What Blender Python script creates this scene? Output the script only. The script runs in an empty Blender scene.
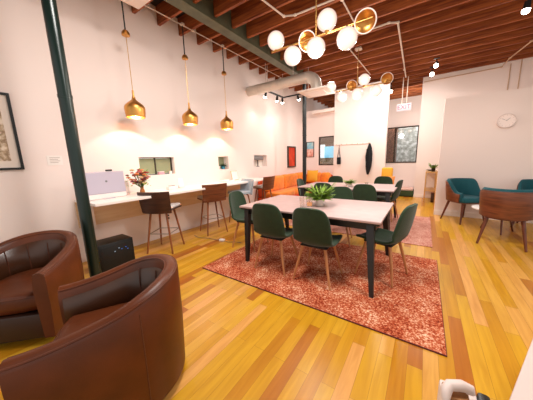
import bpy, bmesh, math, random
from mathutils import Vector, Matrix, noise
random.seed(7)
PI = math.pi
C = bpy.context.scene.collection
sc = bpy.context.scene

# ------------------------------------------------------------------ materials
def lin(c):
    return tuple((v/255/12.92 if v/255 <= .04045 else ((v/255+.055)/1.055)**2.4) for v in c)

def mat(name, rgb, rough=.5, metal=0, emit=None, strength=0, bump=0, bscale=200, vary=0, vscale=8, spec=.5, coat=0, trans=0, sheen=0):
    m = bpy.data.materials.new(name); m.use_nodes = True
    nt = m.node_tree; b = nt.nodes['Principled BSDF']
    c = lin(rgb)
    b.inputs['Base Color'].default_value = (*c, 1)
    b.inputs['Roughness'].default_value = rough
    b.inputs['Metallic'].default_value = metal
    b.inputs['Specular IOR Level'].default_value = spec
    b.inputs['Coat Weight'].default_value = coat
    b.inputs['Transmission Weight'].default_value = trans
    b.inputs['Sheen Weight'].default_value = sheen
    if emit:
        b.inputs['Emission Color'].default_value = (*lin(emit), 1)
        b.inputs['Emission Strength'].default_value = strength
    if vary or bump:
        tc = nt.nodes.new('ShaderNodeTexCoord')
    if vary:
        n = nt.nodes.new('ShaderNodeTexNoise'); n.inputs['Scale'].default_value = vscale; n.inputs['Detail'].default_value = 5
        r = nt.nodes.new('ShaderNodeValToRGB')
        r.color_ramp.elements[0].position = .3; r.color_ramp.elements[1].position = .7
        r.color_ramp.elements[0].color = (*[v*(1-vary) for v in c], 1)
        r.color_ramp.elements[1].color = (*[min(1, v*(1+vary)) for v in c], 1)
        nt.links.new(tc.outputs['Object'], n.inputs['Vector']); nt.links.new(n.outputs['Fac'], r.inputs['Fac'])
        nt.links.new(r.outputs['Color'], b.inputs['Base Color'])
    if bump:
        n2 = nt.nodes.new('ShaderNodeTexNoise'); n2.inputs['Scale'].default_value = bscale; n2.inputs['Detail'].default_value = 3
        bp = nt.nodes.new('ShaderNodeBump'); bp.inputs['Strength'].default_value = bump; bp.inputs['Distance'].default_value = .004
        nt.links.new(tc.outputs['Object'], n2.inputs['Vector']); nt.links.new(n2.outputs['Fac'], bp.inputs['Height'])
        nt.links.new(bp.outputs['Normal'], b.inputs['Normal'])
    return m

def wood(name, c1, c2, scale=(3, 30, 30), rough=.4, coat=0):
    m = bpy.data.materials.new(name); m.use_nodes = True
    nt = m.node_tree; b = nt.nodes['Principled BSDF']
    tc = nt.nodes.new('ShaderNodeTexCoord'); mp = nt.nodes.new('ShaderNodeMapping'); mp.inputs['Scale'].default_value = scale
    n = nt.nodes.new('ShaderNodeTexNoise'); n.inputs['Scale'].default_value = 1; n.inputs['Detail'].default_value = 6; n.inputs['Distortion'].default_value = .6
    r = nt.nodes.new('ShaderNodeValToRGB'); r.color_ramp.elements[0].position = .32; r.color_ramp.elements[1].position = .68
    r.color_ramp.elements[0].color = (*lin(c1), 1); r.color_ramp.elements[1].color = (*lin(c2), 1)
    nt.links.new(tc.outputs['Object'], mp.inputs['Vector']); nt.links.new(mp.outputs[0], n.inputs['Vector'])
    nt.links.new(n.outputs['Fac'], r.inputs['Fac']); nt.links.new(r.outputs['Color'], b.inputs['Base Color'])
    b.inputs['Roughness'].default_value = rough; b.inputs['Coat Weight'].default_value = coat
    return m

def floor_mat():
    m = bpy.data.materials.new('honey_strip_floor'); m.use_nodes = True
    nt = m.node_tree; b = nt.nodes['Principled BSDF']; L = nt.links.new
    tc = nt.nodes.new('ShaderNodeTexCoord'); mp = nt.nodes.new('ShaderNodeMapping')
    mp.inputs['Rotation'].default_value = (0, 0, PI/2)
    L(tc.outputs['Object'], mp.inputs['Vector'])
    br = nt.nodes.new('ShaderNodeTexBrick')
    br.inputs['Scale'].default_value = 1; br.inputs['Brick Width'].default_value = 1.15; br.inputs['Row Height'].default_value = .086
    br.inputs['Mortar Size'].default_value = .0009; br.inputs['Mortar Smooth'].default_value = .1; br.inputs['Bias'].default_value = 0
    br.offset = .37; br.offset_frequency = 2; br.squash = 1
    br.inputs['Color1'].default_value = (0, 0, 0, 1); br.inputs['Color2'].default_value = (1, 1, 1, 1); br.inputs['Mortar'].default_value = (.5, .5, .5, 1)
    L(mp.outputs[0], br.inputs['Vector'])
    r = nt.nodes.new('ShaderNodeValToRGB'); e = r.color_ramp.elements
    cols = [(0, (170, 94, 30)), (.2, (196, 136, 27)), (.5, (205, 151, 31)), (.75, (211, 160, 44)), (1, (221, 160, 90))]
    e[0].position = 0; e[0].color = (*lin(cols[0][1]), 1); e[1].position = 1; e[1].color = (*lin(cols[-1][1]), 1)
    for p, c in cols[1:-1]:
        q = e.new(p); q.color = (*lin(c), 1)
    L(br.outputs['Color'], r.inputs['Fac'])
    mp2 = nt.nodes.new('ShaderNodeMapping'); mp2.inputs['Scale'].default_value = (26, 2.2, 1)
    n = nt.nodes.new('ShaderNodeTexNoise'); n.inputs['Scale'].default_value = 1; n.inputs['Detail'].default_value = 6; n.inputs['Distortion'].default_value = .8
    L(tc.outputs['Object'], mp2.inputs['Vector']); L(mp2.outputs[0], n.inputs['Vector'])
    r2 = nt.nodes.new('ShaderNodeValToRGB'); r2.color_ramp.elements[0].position = .3; r2.color_ramp.elements[1].position = .65
    r2.color_ramp.elements[0].color = (.80, .70, .56, 1); r2.color_ramp.elements[1].color = (1, 1, 1, 1)
    L(n.outputs['Fac'], r2.inputs['Fac'])
    mx = nt.nodes.new('ShaderNodeMix'); mx.data_type = 'RGBA'; mx.blend_type = 'MULTIPLY'; mx.inputs[0].default_value = .8
    L(r.outputs['Color'], mx.inputs[6]); L(r2.outputs['Color'], mx.inputs[7])
    mx2 = nt.nodes.new('ShaderNodeMix'); mx2.data_type = 'RGBA'; mx2.blend_type = 'MIX'
    L(br.outputs['Fac'], mx2.inputs[0]); L(mx.outputs[2], mx2.inputs[6]); mx2.inputs[7].default_value = (*lin((150, 92, 26)), 1)
    L(mx2.outputs[2], b.inputs['Base Color'])
    b.inputs['Roughness'].default_value = .30; b.inputs['Specular IOR Level'].default_value = .45
    return m

def rug_mat(name, cols, dense=1.0):
    m = bpy.data.materials.new(name); m.use_nodes = True
    nt = m.node_tree; b = nt.nodes['Principled BSDF']; L = nt.links.new
    tc = nt.nodes.new('ShaderNodeTexCoord')
    n = nt.nodes.new('ShaderNodeTexNoise'); n.inputs['Scale'].default_value = 62*dense; n.inputs['Detail'].default_value = 3; n.inputs['Roughness'].default_value = .75
    big = nt.nodes.new('ShaderNodeTexNoise'); big.inputs['Scale'].default_value = 5; big.inputs['Detail'].default_value = 4
    L(tc.outputs['Object'], n.inputs['Vector']); L(tc.outputs['Object'], big.inputs['Vector'])
    ad = nt.nodes.new('ShaderNodeMath'); ad.operation = 'MULTIPLY_ADD'; ad.inputs[1].default_value = .75
    sb = nt.nodes.new('ShaderNodeMath'); sb.operation = 'MULTIPLY'; sb.inputs[1].default_value = .25
    L(big.outputs['Fac'], sb.inputs[0]); L(n.outputs['Fac'], ad.inputs[0]); L(sb.outputs[0], ad.inputs[2])
    r = nt.nodes.new('ShaderNodeValToRGB'); e = r.color_ramp.elements; r.color_ramp.interpolation = 'LINEAR'
    e[0].position = cols[0][0]; e[0].color = (*lin(cols[0][1]), 1); e[1].position = cols[-1][0]; e[1].color = (*lin(cols[-1][1]), 1)
    for p, c in cols[1:-1]:
        q = e.new(p); q.color = (*lin(c), 1)
    L(ad.outputs[0], r.inputs['Fac']); L(r.outputs['Color'], b.inputs['Base Color'])
    b.inputs['Roughness'].default_value = .95; b.inputs['Specular IOR Level'].default_value = .1
    bp = nt.nodes.new('ShaderNodeBump'); bp.inputs['Strength'].default_value = .6; bp.inputs['Distance'].default_value = .006
    L(n.outputs['Fac'], bp.inputs['Height']); L(bp.outputs['Normal'], b.inputs['Normal'])
    return m

def pattern_mat(name, cols, scale, kind='noise', rough=.6, stretch=(1, 1, 1)):
    """several colours mixed by a noise or voronoi pattern (prints, pictures, bricks)"""
    m = bpy.data.materials.new(name); m.use_nodes = True
    nt = m.node_tree; b = nt.nodes['Principled BSDF']; L = nt.links.new
    tc = nt.nodes.new('ShaderNodeTexCoord'); mp = nt.nodes.new('ShaderNodeMapping'); mp.inputs['Scale'].default_value = stretch
    L(tc.outputs['Object'], mp.inputs['Vector'])
    r = nt.nodes.new('ShaderNodeValToRGB'); e = r.color_ramp.elements
    if kind == 'noise':
        n = nt.nodes.new('ShaderNodeTexNoise'); n.inputs['Scale'].default_value = scale; n.inputs['Detail'].default_value = 6; out = n.outputs['Fac']
    else:
        n = nt.nodes.new('ShaderNodeTexVoronoi'); n.inputs['Scale'].default_value = scale; out = n.outputs['Distance']
    L(mp.outputs[0], n.inputs['Vector'])
    e[0].position = cols[0][0]; e[0].color = (*lin(cols[0][1]), 1); e[1].position = cols[-1][0]; e[1].color = (*lin(cols[-1][1]), 1)
    for p, c in cols[1:-1]:
        q = e.new(p); q.color = (*lin(c), 1)
    L(out, r.inputs['Fac']); L(r.outputs['Color'], b.inputs['Base Color'])
    b.inputs['Roughness'].default_value = rough
    return m

def glow(name, rgb, strength):
    m = bpy.data.materials.new(name); m.use_nodes = True
    nt = m.node_tree; nt.nodes.clear()
    o = nt.nodes.new('ShaderNodeOutputMaterial'); e = nt.nodes.new('ShaderNodeEmission')
    e.inputs[0].default_value = (*lin(rgb), 1); e.inputs[1].default_value = strength
    nt.links.new(e.outputs[0], o.inputs[0])
    return m

def globe_mat():
    """opal globe whose painted glow is brighter facing the viewer and dimmer at the rim"""
    m = bpy.data.materials.new('opal_globe_glass'); m.use_nodes = True
    nt = m.node_tree; b = nt.nodes['Principled BSDF']; L = nt.links.new
    b.inputs['Base Color'].default_value = (*lin((110, 95, 88)), 1); b.inputs['Roughness'].default_value = .12
    b.inputs['Emission Color'].default_value = (*lin((255, 222, 205)), 1)
    lw = nt.nodes.new('ShaderNodeLayerWeight'); lw.inputs['Blend'].default_value = .5
    mr = nt.nodes.new('ShaderNodeMapRange'); mr.inputs['To Min'].default_value = 1.5; mr.inputs['To Max'].default_value = .3  # emission set by view angle, bright centre to dim rim
    L(lw.outputs['Facing'], mr.inputs['Value']); L(mr.outputs[0], b.inputs['Emission Strength'])
    return m

WALLC = (243, 228, 221)
M = dict(
    wall=mat('warm_white_plaster', WALLC, .75, bump=.05, bscale=60),
    wall2=mat('warm_white_drywall', (242, 226, 218), .8, bump=.03, bscale=50),
    trim=mat('white_trim_paint', (244, 230, 220), .45),
    floor=floor_mat(),
    deck=wood('dark_ceiling_boards', (22, 13, 9), (40, 24, 15), (2, 22, 10), .8),
    joist=wood('reddish_timber_joist', (112, 46, 12), (172, 92, 38), (2.2, 20, 26), .65),
    steel=mat('green_painted_steel', (96, 98, 76), .5, .2, vary=.25, vscale=5, bump=.1, bscale=40),
    pole=mat('dark_green_column_paint', (12, 36, 30), .28, .1, spec=.6),
    pole2=mat('black_column_paint', (14, 18, 17), .5, 0),
    leather=mat('cognac_leather', (90, 40, 12), .42, bump=.10, bscale=160, vary=.22, vscale=6, spec=.4),
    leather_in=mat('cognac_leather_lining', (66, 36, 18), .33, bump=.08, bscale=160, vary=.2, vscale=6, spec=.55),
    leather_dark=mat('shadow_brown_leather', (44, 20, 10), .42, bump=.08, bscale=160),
    seam=mat('leather_seam', (92, 46, 26), .5),
    black=mat('black_plastic', (16, 18, 18), .4),
    blackmat=mat('black_matte_metal', (20, 21, 20), .5, .2),
    counter=mat('white_worktop', (250, 240, 232), .35),
    walnut=wood('walnut_veneer', (86, 44, 24), (128, 70, 40), (4, 4, 40), .38),
    walnut_dark=wood('dark_walnut_veneer', (52, 28, 18), (78, 44, 28), (4, 4, 40), .38),
    legwood=wood('bent_walnut_leg', (120, 66, 32), (156, 92, 50), (14, 14, 3), .4),
    chairleg=wood('beech_effect_leg', (176, 112, 66), (204, 142, 92), (16, 16, 3), .42),
    tealleg=wood('dark_stained_leg', (84, 38, 20), (118, 60, 34), (16, 16, 3), .38),
    pad=mat('light_grey_seat_fabric', (196, 188, 184), .9, bump=.2, bscale=300),
    greyblue=mat('pale_blue_grey_fabric', (176, 184, 192), .9, bump=.2, bscale=300),
    chrome=mat('brushed_steel', (170, 160, 150), .3, 1),
    brass=mat('polished_brass', (216, 158, 84), .36, 1),
    brassmat=mat('satin_brass', (206, 160, 92), .35, 1),
    gold=mat('gold_metal_frame', (214, 170, 104), .35, .7),
    green=mat('forest_green_chair_fabric', (28, 52, 24), .85, bump=.25, bscale=260, vary=.15, vscale=20, sheen=.18),
    tabletop=mat('pale_wood_effect_tabletop', (190, 160, 155), .5, vary=.06, vscale=9),
    tableleg=mat('near_black_table_leg', (24, 18, 17), .4),
    teal=mat('teal_upholstery', (4, 76, 84), .85, bump=.25, bscale=260, sheen=.06),
    rug=rug_mat('red_flecked_rug_pile', [(.36, (84, 28, 18)), (.43, (150, 54, 30)), (.49, (182, 86, 52)), (.555, (204, 130, 94)), (.64, (234, 202, 172))], 1.0),
    rug_edge=mat('rug_binding', (96, 34, 30), .9),
    rug2=rug_mat('faded_pink_rug_pile', [(.34, (150, 74, 62)), (.45, (186, 118, 100)), (.56, (206, 152, 134)), (.68, (228, 196, 180))]),
    orange=mat('orange_sofa_fabric', (236, 132, 34), .8, bump=.2, bscale=200, vary=.16, vscale=7, sheen=.2),
    orange_d=mat('burnt_orange_sofa_fabric', (206, 74, 30), .8, bump=.2, bscale=200, vary=.14, vscale=7),
    yellow=mat('mustard_fabric', (226, 164, 46), .85, bump=.2, bscale=220),
    deskwhite=mat('white_desk_laminate', (205, 184, 175), .5),
    casewhite=mat('off_white_case_plastic', (214, 198, 190), .45),
    white=mat('white_gloss_plastic', (246, 236, 230), .35),
    lilac=mat('pale_lilac_aluminium', (196, 180, 190), .4, .1),
    screen=mat('lilac_lit_screen', (150, 138, 146), .25, emit=(226, 208, 218), strength=.4),
    grey=mat('mid_grey_plastic', (130, 125, 124), .5),
    duct=mat('galvanised_duct', (206, 194, 180), .4, .35, vary=.08, vscale=5),
    conduit=mat('painted_white_conduit', (214, 196, 180), .5),
    tanpipe=mat('tan_conduit', (200, 166, 134), .5),
    globe=globe_mat(),
    bulb=glow('warm_lamp_lens', (255, 240, 224), 26),
    bulb_soft=glow('pendant_bulb', (255, 226, 180), 7),
    pot=mat('white_ceramic_pot', (240, 228, 220), .35),
    fern=mat('fresh_green_fern', (122, 156, 40), .6, vary=.45, vscale=14),
    fern_d=mat('dark_green_leaf', (40, 82, 40), .6, vary=.3, vscale=14),
    stem=mat('green_stem', (70, 96, 42), .6),
    soil=mat('potting_soil', (50, 34, 24), .95),
    glass=mat('clear_tumbler_glass', (245, 238, 232), .05, trans=.92, spec=.5),
    amber=mat('amber_glass', (226, 150, 74), .12, trans=.5),
    candle=mat('peach_candle', (238, 168, 110), .5, emit=(255, 170, 90), strength=.5),
    frame_black=mat('black_frame', (16, 16, 16), .4),
    paper=mat('white_mat_board', (238, 224, 212), .8),
    print_=pattern_mat('tan_botanical_print', [(.36, (232, 218, 200)), (.47, (196, 172, 142)), (.56, (150, 122, 92)), (.68, (226, 206, 186))], 14),
    winframe=mat('dark_bronze_window_frame', (66, 52, 40), .5, .2),
    greenpane=mat('grey_green_obscured_pane', (158, 164, 128), .22, vary=.08, vscale=3),
    redart=mat('flat_red_canvas', (206, 62, 30), .7, vary=.18, vscale=5),
    exitbox=mat('lit_exit_sign', (150, 138, 138), .5, emit=(255, 232, 236), strength=.5),
    exitred=mat('pink_red_exit_letter', (206, 60, 92), .5),
    coat=mat('black_coat_cloth', (12, 14, 18), .9, bump=.3, bscale=60),
    benchg=mat('dark_green_bench_base', (52, 72, 36), .7),
    pink=mat('pink_bench_cushion', (232, 192, 178), .85),
    pillow_o=mat('orange_pillow', (224, 140, 72), .85),
    brick=pattern_mat('brown_brick_outside', [(.3, (86, 50, 30)), (.5, (122, 76, 48)), (.7, (150, 100, 66))], 16),
    street=pattern_mat('grey_street_outside', [(.32, (122, 128, 112)), (.5, (176, 182, 172)), (.62, (226, 230, 226)), (.75, (250, 250, 250))], 7),
    blue=mat('blue_shopfront_outside', (96, 186, 220), .6, emit=(150, 215, 240), strength=.5),  # emission added to brighten the unlit exterior
    lightfront=mat('pale_shopfront_outside', (224, 236, 242), .6, emit=(220, 236, 245), strength=.6),  # glow stands in for light falling on the pale front
    blind=mat('tan_roller_blind', (150, 122, 92), .8),
    olive=mat('olive_hedge_outside', (98, 84, 52), .9, vary=.4, vscale=10),
    skyblue=pattern_mat('blue_poster_print', [(.3, (60, 150, 190)), (.5, (150, 205, 220)), (.65, (228, 226, 220))], 4),
    posterpink=pattern_mat('pink_poster_print', [(.3, (206, 110, 96)), (.5, (232, 176, 160)), (.7, (242, 226, 214))], 10),
    clockrim=mat('pale_grey_clock_rim', (230, 212, 204), .45),
    clockface=mat('white_clock_face', (248, 232, 224), .5),
    led=glow('blue_led', (90, 130, 220), .6),
    ledw=glow('white_led', (200, 215, 230), .5),
    gpaper=mat('white_sheet', (244, 236, 230), .8),
    print_grey=mat('grey_print', (176, 160, 152), .8),
    tan_shade=wood('counter_shade_tan', (222, 186, 144), (236, 206, 168), (1, 2, 14), .6),  # tan tone for the shade below the counter
    beige=mat('brown_shade_tone', (170, 118, 70), .8),  # brown tone for shade under the case handle and folder
    pinkbox=mat('pink_card_box', (222, 160, 176), .7),
    bluepot=mat('turquoise_pot', (40, 140, 170), .5),
)
# see-through window pane
def pane_mat():
    m = bpy.data.materials.new('window_glass'); m.use_nodes = True
    nt = m.node_tree; nt.nodes.clear(); L = nt.links.new
    o = nt.nodes.new('ShaderNodeOutputMaterial'); t = nt.nodes.new('ShaderNodeBsdfTransparent'); g = nt.nodes.new('ShaderNodeBsdfGlossy')
    g.inputs['Roughness'].default_value = .03
    f = nt.nodes.new('ShaderNodeFresnel'); f.inputs[0].default_value = 1.9
    mx = nt.nodes.new('ShaderNodeMixShader')
    L(f.outputs[0], mx.inputs[0]); L(t.outputs[0], mx.inputs[1]); L(g.outputs[0], mx.inputs[2]); L(mx.outputs[0], o.inputs[0])
    return m
M['pane'] = pane_mat()

# ------------------------------------------------------------------ mesh builder
class MB:
    def __init__(s): s.v = []; s.f = []
    def add(s, vs, fs):
        o = len(s.v); s.v += [tuple(p) for p in vs]; s.f += [tuple(i+o for i in f) for f in fs]; return s
    def box(s, c, size, rz=0, bev=0, rx=0, ry=0, seg=2):
        bm = bmesh.new(); bmesh.ops.create_cube(bm, size=1)
        bmesh.ops.scale(bm, vec=size, verts=bm.verts)
        if bev:
            bmesh.ops.bevel(bm, geom=bm.edges[:], offset=min(bev, min(size)*.49), segments=seg, affect='EDGES', profile=.5)
        mt = Matrix.Translation(c) @ Matrix.Rotation(rz, 4, 'Z') @ Matrix.Rotation(ry, 4, 'Y') @ Matrix.Rotation(rx, 4, 'X')
        bmesh.ops.transform(bm, matrix=mt, verts=bm.verts)
        bm.verts.index_update()
        s.add([v.co for v in bm.verts], [[v.index for v in f.verts] for f in bm.faces]); bm.free(); return s
    def span(s, x0, x1, y0, y1, z0, z1, bev=0):
        return s.box(((x0+x1)/2, (y0+y1)/2, (z0+z1)/2), (abs(x1-x0), abs(y1-y0), abs(z1-z0)), bev=bev)
    def tube(s, pts, r, n=10, sx=1, cap=True):
        P = [Vector(p) for p in pts]; R = r if isinstance(r, (list, tuple)) else [r]*len(P)
        vs = []; up = None
        for i, p in enumerate(P):
            t = (P[min(i+1, len(P)-1)] - P[max(i-1, 0)]).normalized()
            if up is None:
                up = Vector((0, 0, 1)) if abs(t.z) < .9 else Vector((0, 1, 0))
            a = t.cross(up).normalized(); up = a.cross(t).normalized()
            for k in range(n):
                q = 2*PI*k/n
                vs.append(p + (a*math.cos(q)*sx + up*math.sin(q))*R[i])
        fs = [(i*n+k, i*n+(k+1) % n, (i+1)*n+(k+1) % n, (i+1)*n+k) for i in range(len(P)-1) for k in range(n)]
        if cap:
            fs += [tuple(range(n))[::-1], tuple((len(P)-1)*n+k for k in range(n))]
        return s.add(vs, fs)
    def lathe(s, prof, n=28, c=(0, 0, 0), mt=None):
        vs = []
        for r, z in prof:
            for k in range(n):
                q = 2*PI*k/n; p = Vector((r*math.cos(q), r*math.sin(q), z))
                vs.append((mt @ p if mt else p) + Vector(c))
        fs = [(i*n+k, i*n+(k+1) % n, (i+1)*n+(k+1) % n, (i+1)*n+k) for i in range(len(prof)-1) for k in range(n)]
        if prof[0][0] > 1e-4: fs.append(tuple(range(n))[::-1])
        if prof[-1][0] > 1e-4: fs.append(tuple((len(prof)-1)*n+k for k in range(n)))
        return s.add(vs, fs)
    def open_lathe(s, prof, n=28, c=(0, 0, 0), mt=None):
        vs = []
        for r, z in prof:
            for k in range(n):
                q = 2*PI*k/n; p = Vector((r*math.cos(q), r*math.sin(q), z))
                vs.append((mt @ p if mt else p) + Vector(c))
        return s.add(vs, [(i*n+k, i*n+(k+1) % n, (i+1)*n+(k+1) % n, (i+1)*n+k) for i in range(len(prof)-1) for k in range(n)])
    def ball(s, c, r, nu=16, nv=10, sc3=(1, 1, 1)):
        vs = []; fs = []
        for j in range(nv+1):
            t = PI*j/nv
            for k in range(nu):
                q = 2*PI*k/nu
                vs.append((c[0]+r*sc3[0]*math.sin(t)*math.cos(q), c[1]+r*sc3[1]*math.sin(t)*math.sin(q), c[2]-r*sc3[2]*math.cos(t)))
        for j in range(nv):
            for k in range(nu):
                fs.append((j*nu+k, j*nu+(k+1) % nu, (j+1)*nu+(k+1) % nu, (j+1)*nu+k))
        return s.add(vs, fs)
    def prism(s, poly, z0, z1):
        n = len(poly)
        return s.add([(x, y, z0) for x, y in poly]+[(x, y, z1) for x, y in poly],
                     [tuple(range(n))[::-1], tuple(range(n, 2*n))]+[(i, (i+1) % n, n+(i+1) % n, n+i) for i in range(n)])
    def quad(s, a, b, c, d): return s.add([a, b, c, d], [(0, 1, 2, 3)])
    def loft(s, rows, closed=True, caps=True):
        n = len(rows[0]); vs = [p for r in rows for p in r]; m = n if closed else n-1
        fs = [(i*n+k, i*n+(k+1) % n, (i+1)*n+(k+1) % n, (i+1)*n+k) for i in range(len(rows)-1) for k in range(m)]
        if caps: fs += [tuple(range(n))[::-1], tuple((len(rows)-1)*n+k for k in range(n))]
        return s.add(vs, fs)
    def sheet(s, grid, t):
        """thick sheet from a grid of points: offset along normals by t"""
        R, K = len(grid), len(grid[0]); top = [[Vector(p) for p in r] for r in grid]; bot = []
        for i in range(R):
            row = []
            for k in range(K):
                du = top[min(i+1, R-1)][k]-top[max(i-1, 0)][k]; dv = top[i][min(k+1, K-1)]-top[i][max(k-1, 0)]
                nn = du.cross(dv); nn = nn.normalized() if nn.length > 1e-9 else Vector((0, 0, 1))
                row.append(top[i][k]+nn*t)
            bot.append(row)
        vs = [p for r in top for p in r]+[p for r in bot for p in r]; N = R*K
        fs = []
        for i in range(R-1):
            for k in range(K-1):
                a = i*K+k
                fs.append((a, a+1, a+K+1, a+K)); fs.append((N+a, N+a+K, N+a+K+1, N+a+1))
        for i in range(R-1):
            a = i*K; fs.append((a, a+K, N+a+K, N+a)); a = i*K+K-1; fs.append((a+K, a, N+a, N+a+K))
        for k in range(K-1):
            fs.append((k+1, k, N+k, N+k+1)); a = (R-1)*K+k; fs.append((a, a+1, N+a+1, N+a))
        return s.add(vs, fs)
    def build(s, name, m, parent=None, smooth=True, sub=0, angle=40):
        me = bpy.data.meshes.new(name); me.from_pydata(s.v, [], s.f); me.update()
        bm = bmesh.new(); bm.from_mesh(me); bmesh.ops.recalc_face_normals(bm, faces=bm.faces); bm.to_mesh(me); bm.free()
        me.materials.append(M[m] if isinstance(m, str) else m)
        if smooth:
            for p in me.polygons: p.use_smooth = True
            if not sub: me.set_sharp_from_angle(angle=math.radians(angle))
        o = bpy.data.objects.new(name, me); C.objects.link(o)
        if parent is not None: o.parent = parent
        if sub:
            md = o.modifiers.new('subdivision', 'SUBSURF'); md.levels = sub; md.render_levels = sub
        return o

def tag(o, label, cat, group=None):
    o['label'] = label; o['category'] = cat
    if group: o['group'] = group
    return o
def thing(name, label, cat, loc=(0, 0, 0), rz=0, group=None):
    o = bpy.data.objects.new(name, None); C.objects.link(o); o.empty_display_size = .1
    o.location = loc; o.rotation_euler = (0, 0, rz)
    return tag(o, label, cat, group)
def struct(o):
    o['kind'] = 'structure'; return o
KIDS = {}
def copy_tree(o, parent=None):
    c = o.copy(); C.objects.link(c)
    if parent is not None: c.parent = parent
    for ch in [x for x in C.objects if x.parent == o]: copy_tree(ch, c)
    return c
def dup(o, label, loc, rz, group=None):
    c = copy_tree(o); c.location = loc; c.rotation_euler = (0, 0, rz); c['label'] = label
    if group: c['group'] = group
    return c
def text(name, s, m, size, parent, loc, rot, ext=.001):
    cu = bpy.data.curves.new(name, 'FONT'); cu.body = s; cu.size = size; cu.align_x = 'CENTER'; cu.align_y = 'CENTER'; cu.extrude = ext
    o = bpy.data.objects.new(name, cu); C.objects.link(o); cu.materials.append(M[m])
    me = bpy.data.meshes.new_from_object(o); bpy.data.objects.remove(o)
    me.name = name; me.materials.clear(); me.materials.append(M[m])
    o = bpy.data.objects.new(name, me); C.objects.link(o)
    o.location = loc; o.rotation_euler = rot; o.parent = parent
    return o

# ------------------------------------------------------------------ camera
F_PX = 227.98; YAW, PITCH, ROLL = .606328, .175137, -.029858
cam = bpy.data.cameras.new('camera'); co = bpy.data.objects.new('camera', cam); C.objects.link(co)
cam.sensor_fit = 'HORIZONTAL'; cam.sensor_width = 36; cam.lens = 36*F_PX/533; cam.clip_start = .02
cy, sy, cp, sp, cr, sr = math.cos(YAW), math.sin(YAW), math.cos(PITCH), math.sin(PITCH), math.cos(ROLL), math.sin(ROLL)
rt = Vector((cy, sy, 0)); fw = Vector((-sy, cy, 0)); up = Vector((0, 0, 1))
fw, up = cp*fw - sp*up, sp*fw + cp*up
rt, up = cr*rt + sr*up, -sr*rt + cr*up
mw = Matrix((rt, up, -fw)).transposed().to_4x4(); mw.translation = (0, 0, 1.36)
co.matrix_world = mw; sc.camera = co

# ------------------------------------------------------------------ setting
XL = -3.9
struct(MB().span(-7, 5.5, -2.5, 12, -.1, 0).build('floor', 'floor', smooth=False))
YB = 8.1
# left wall with three openings
holes = [(1.96, 2.61, 1.15, 1.46), (3.74, 4.07, 1.165, 1.465), (5.08, 5.70, 1.17, 1.49)]
w = MB(); y = -1.5
for a, b, z0, z1 in holes:
    w.span(XL-.22, XL, y, a, 0, 3.95); w.span(XL-.22, XL, a, b, 0, z0); w.span(XL-.22, XL, a, b, z1, 3.95); y = b
w.span(XL-.22, XL, y, YB+.16, 0, 3.95); w.span(XL-.22, XL, YB+.16, 11.6, 3.06, 3.95)
struct(w.build('wall_left', 'wall', smooth=False))
# back wall behind the sofa with its window opening
YB = 8.1
w = MB(); wx0, wx1, wz0, wz1 = -3.23, -2.60, 1.10, 2.11
w.span(XL, wx0, YB, YB+.16, 0, 3.05); w.span(wx0, wx1, YB, YB+.16, 0, wz0); w.span(wx0, wx1, YB, YB+.16, wz1, 3.05); w.span(wx1, -1.2, YB, YB+.16, 0, 3.05)
struct(w.build('wall_back', 'wall', smooth=False))
struct(MB().span(-3.42, -2.62, YB-.22, YB, 2.90, 2.99).build('trim_1', 'trim', smooth=False))
struct(MB().span(-2.615, -1.02, 7.9, YB-.001, 0, 3.54).build('wall_center', 'wall2', smooth=False))
# deep wall with the wide window
YW = 9.4
w = MB(); vx0, vx1, vz0, vz1 = -1.27, -.24, 1.11, 2.34
w.span(-1.9, vx0, YW, YW+.16, 0, 3.28); w.span(vx0, vx1, YW, YW+.16, 0, vz0); w.span(vx0, vx1, YW, YW+.16, vz1, 3.28)
struct(w.build('wall_far', 'wall', smooth=False))
YR = 8.85
struct(MB().span(-.235, 5.2, YR, YR+.7, 0, 3.95).build('wall_right', 'wall2', smooth=False))
struct(MB().span(.255, 4.6, 6.4, 6.52, 0, 2.52).build('wall_partition', 'wall2', smooth=False))
struct(MB().span(.25, 4.6, 6.38, 6.4, 0, .11, .004).build('baseboard_partition', 'trim', smooth=False))
struct(MB().span(-.235, 5.2, YR-.016, YR, 0, .11, .004).build('baseboard_right', 'trim', smooth=False))
struct(MB().span(-7, 5.2, 11.4, 11.6, 0, 3.95).build('wall_rear', 'brick', smooth=False))
# ceiling: boarded deck on timber joists
ceil = struct(MB().span(-4.2, 5.5, -2.5, 12, 3.93, 4.02).build('ceiling', 'deck', smooth=False))
for k in range(-15, 15):
    yy = 5.46 + .413*k
    jb = MB().span(-3.9, -3.15, yy-.024, yy+.024, 3.65, 3.93, .003).span(-2.97, 5.2, yy-.024, yy+.024, 3.65, 3.93, .003)
    jb.build('joist', 'joist', ceil, smooth=False)

# windows
def window(name, parts):
    o = bpy.data.objects.new(name, None); C.objects.link(o); struct(o)
    for nm, mb, mm in parts: mb.build(nm, mm, o, smooth=False)
    return o
def yz_frame(x0, x1, a, b, z0, z1, t):   # frame of an opening in the left wall
    return MB().span(x0, x1, a, a+t, z0, z1).span(x0, x1, b-t, b, z0, z1).span(x0, x1, a+t, b-t, z0, z0+t).span(x0, x1, a+t, b-t, z1-t, z1)
def xz_frame(y0, y1, a, b, z0, z1, t):
    return MB().span(a, a+t, y0, y1, z0, z1).span(b-t, b, y0, y1, z0, z1).span(a+t, b-t, y0, y1, z0, z0+t).span(a+t, b-t, y0, y1, z1-t, z1)
a, b, z0, z1 = holes[0]
window('window_1', [('frame', yz_frame(XL-.13, XL-.08, a, b, z0, z1, .012), 'winframe'), ('mullion', MB().span(XL-.125, XL-.085, 2.278, 2.294, z0, z1), 'winframe'),
                    ('pane', MB().span(XL-.115, XL-.105, a+.018, b-.018, z0+.018, z1-.018), 'greenpane')])
a, b, z0, z1 = holes[1]
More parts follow.
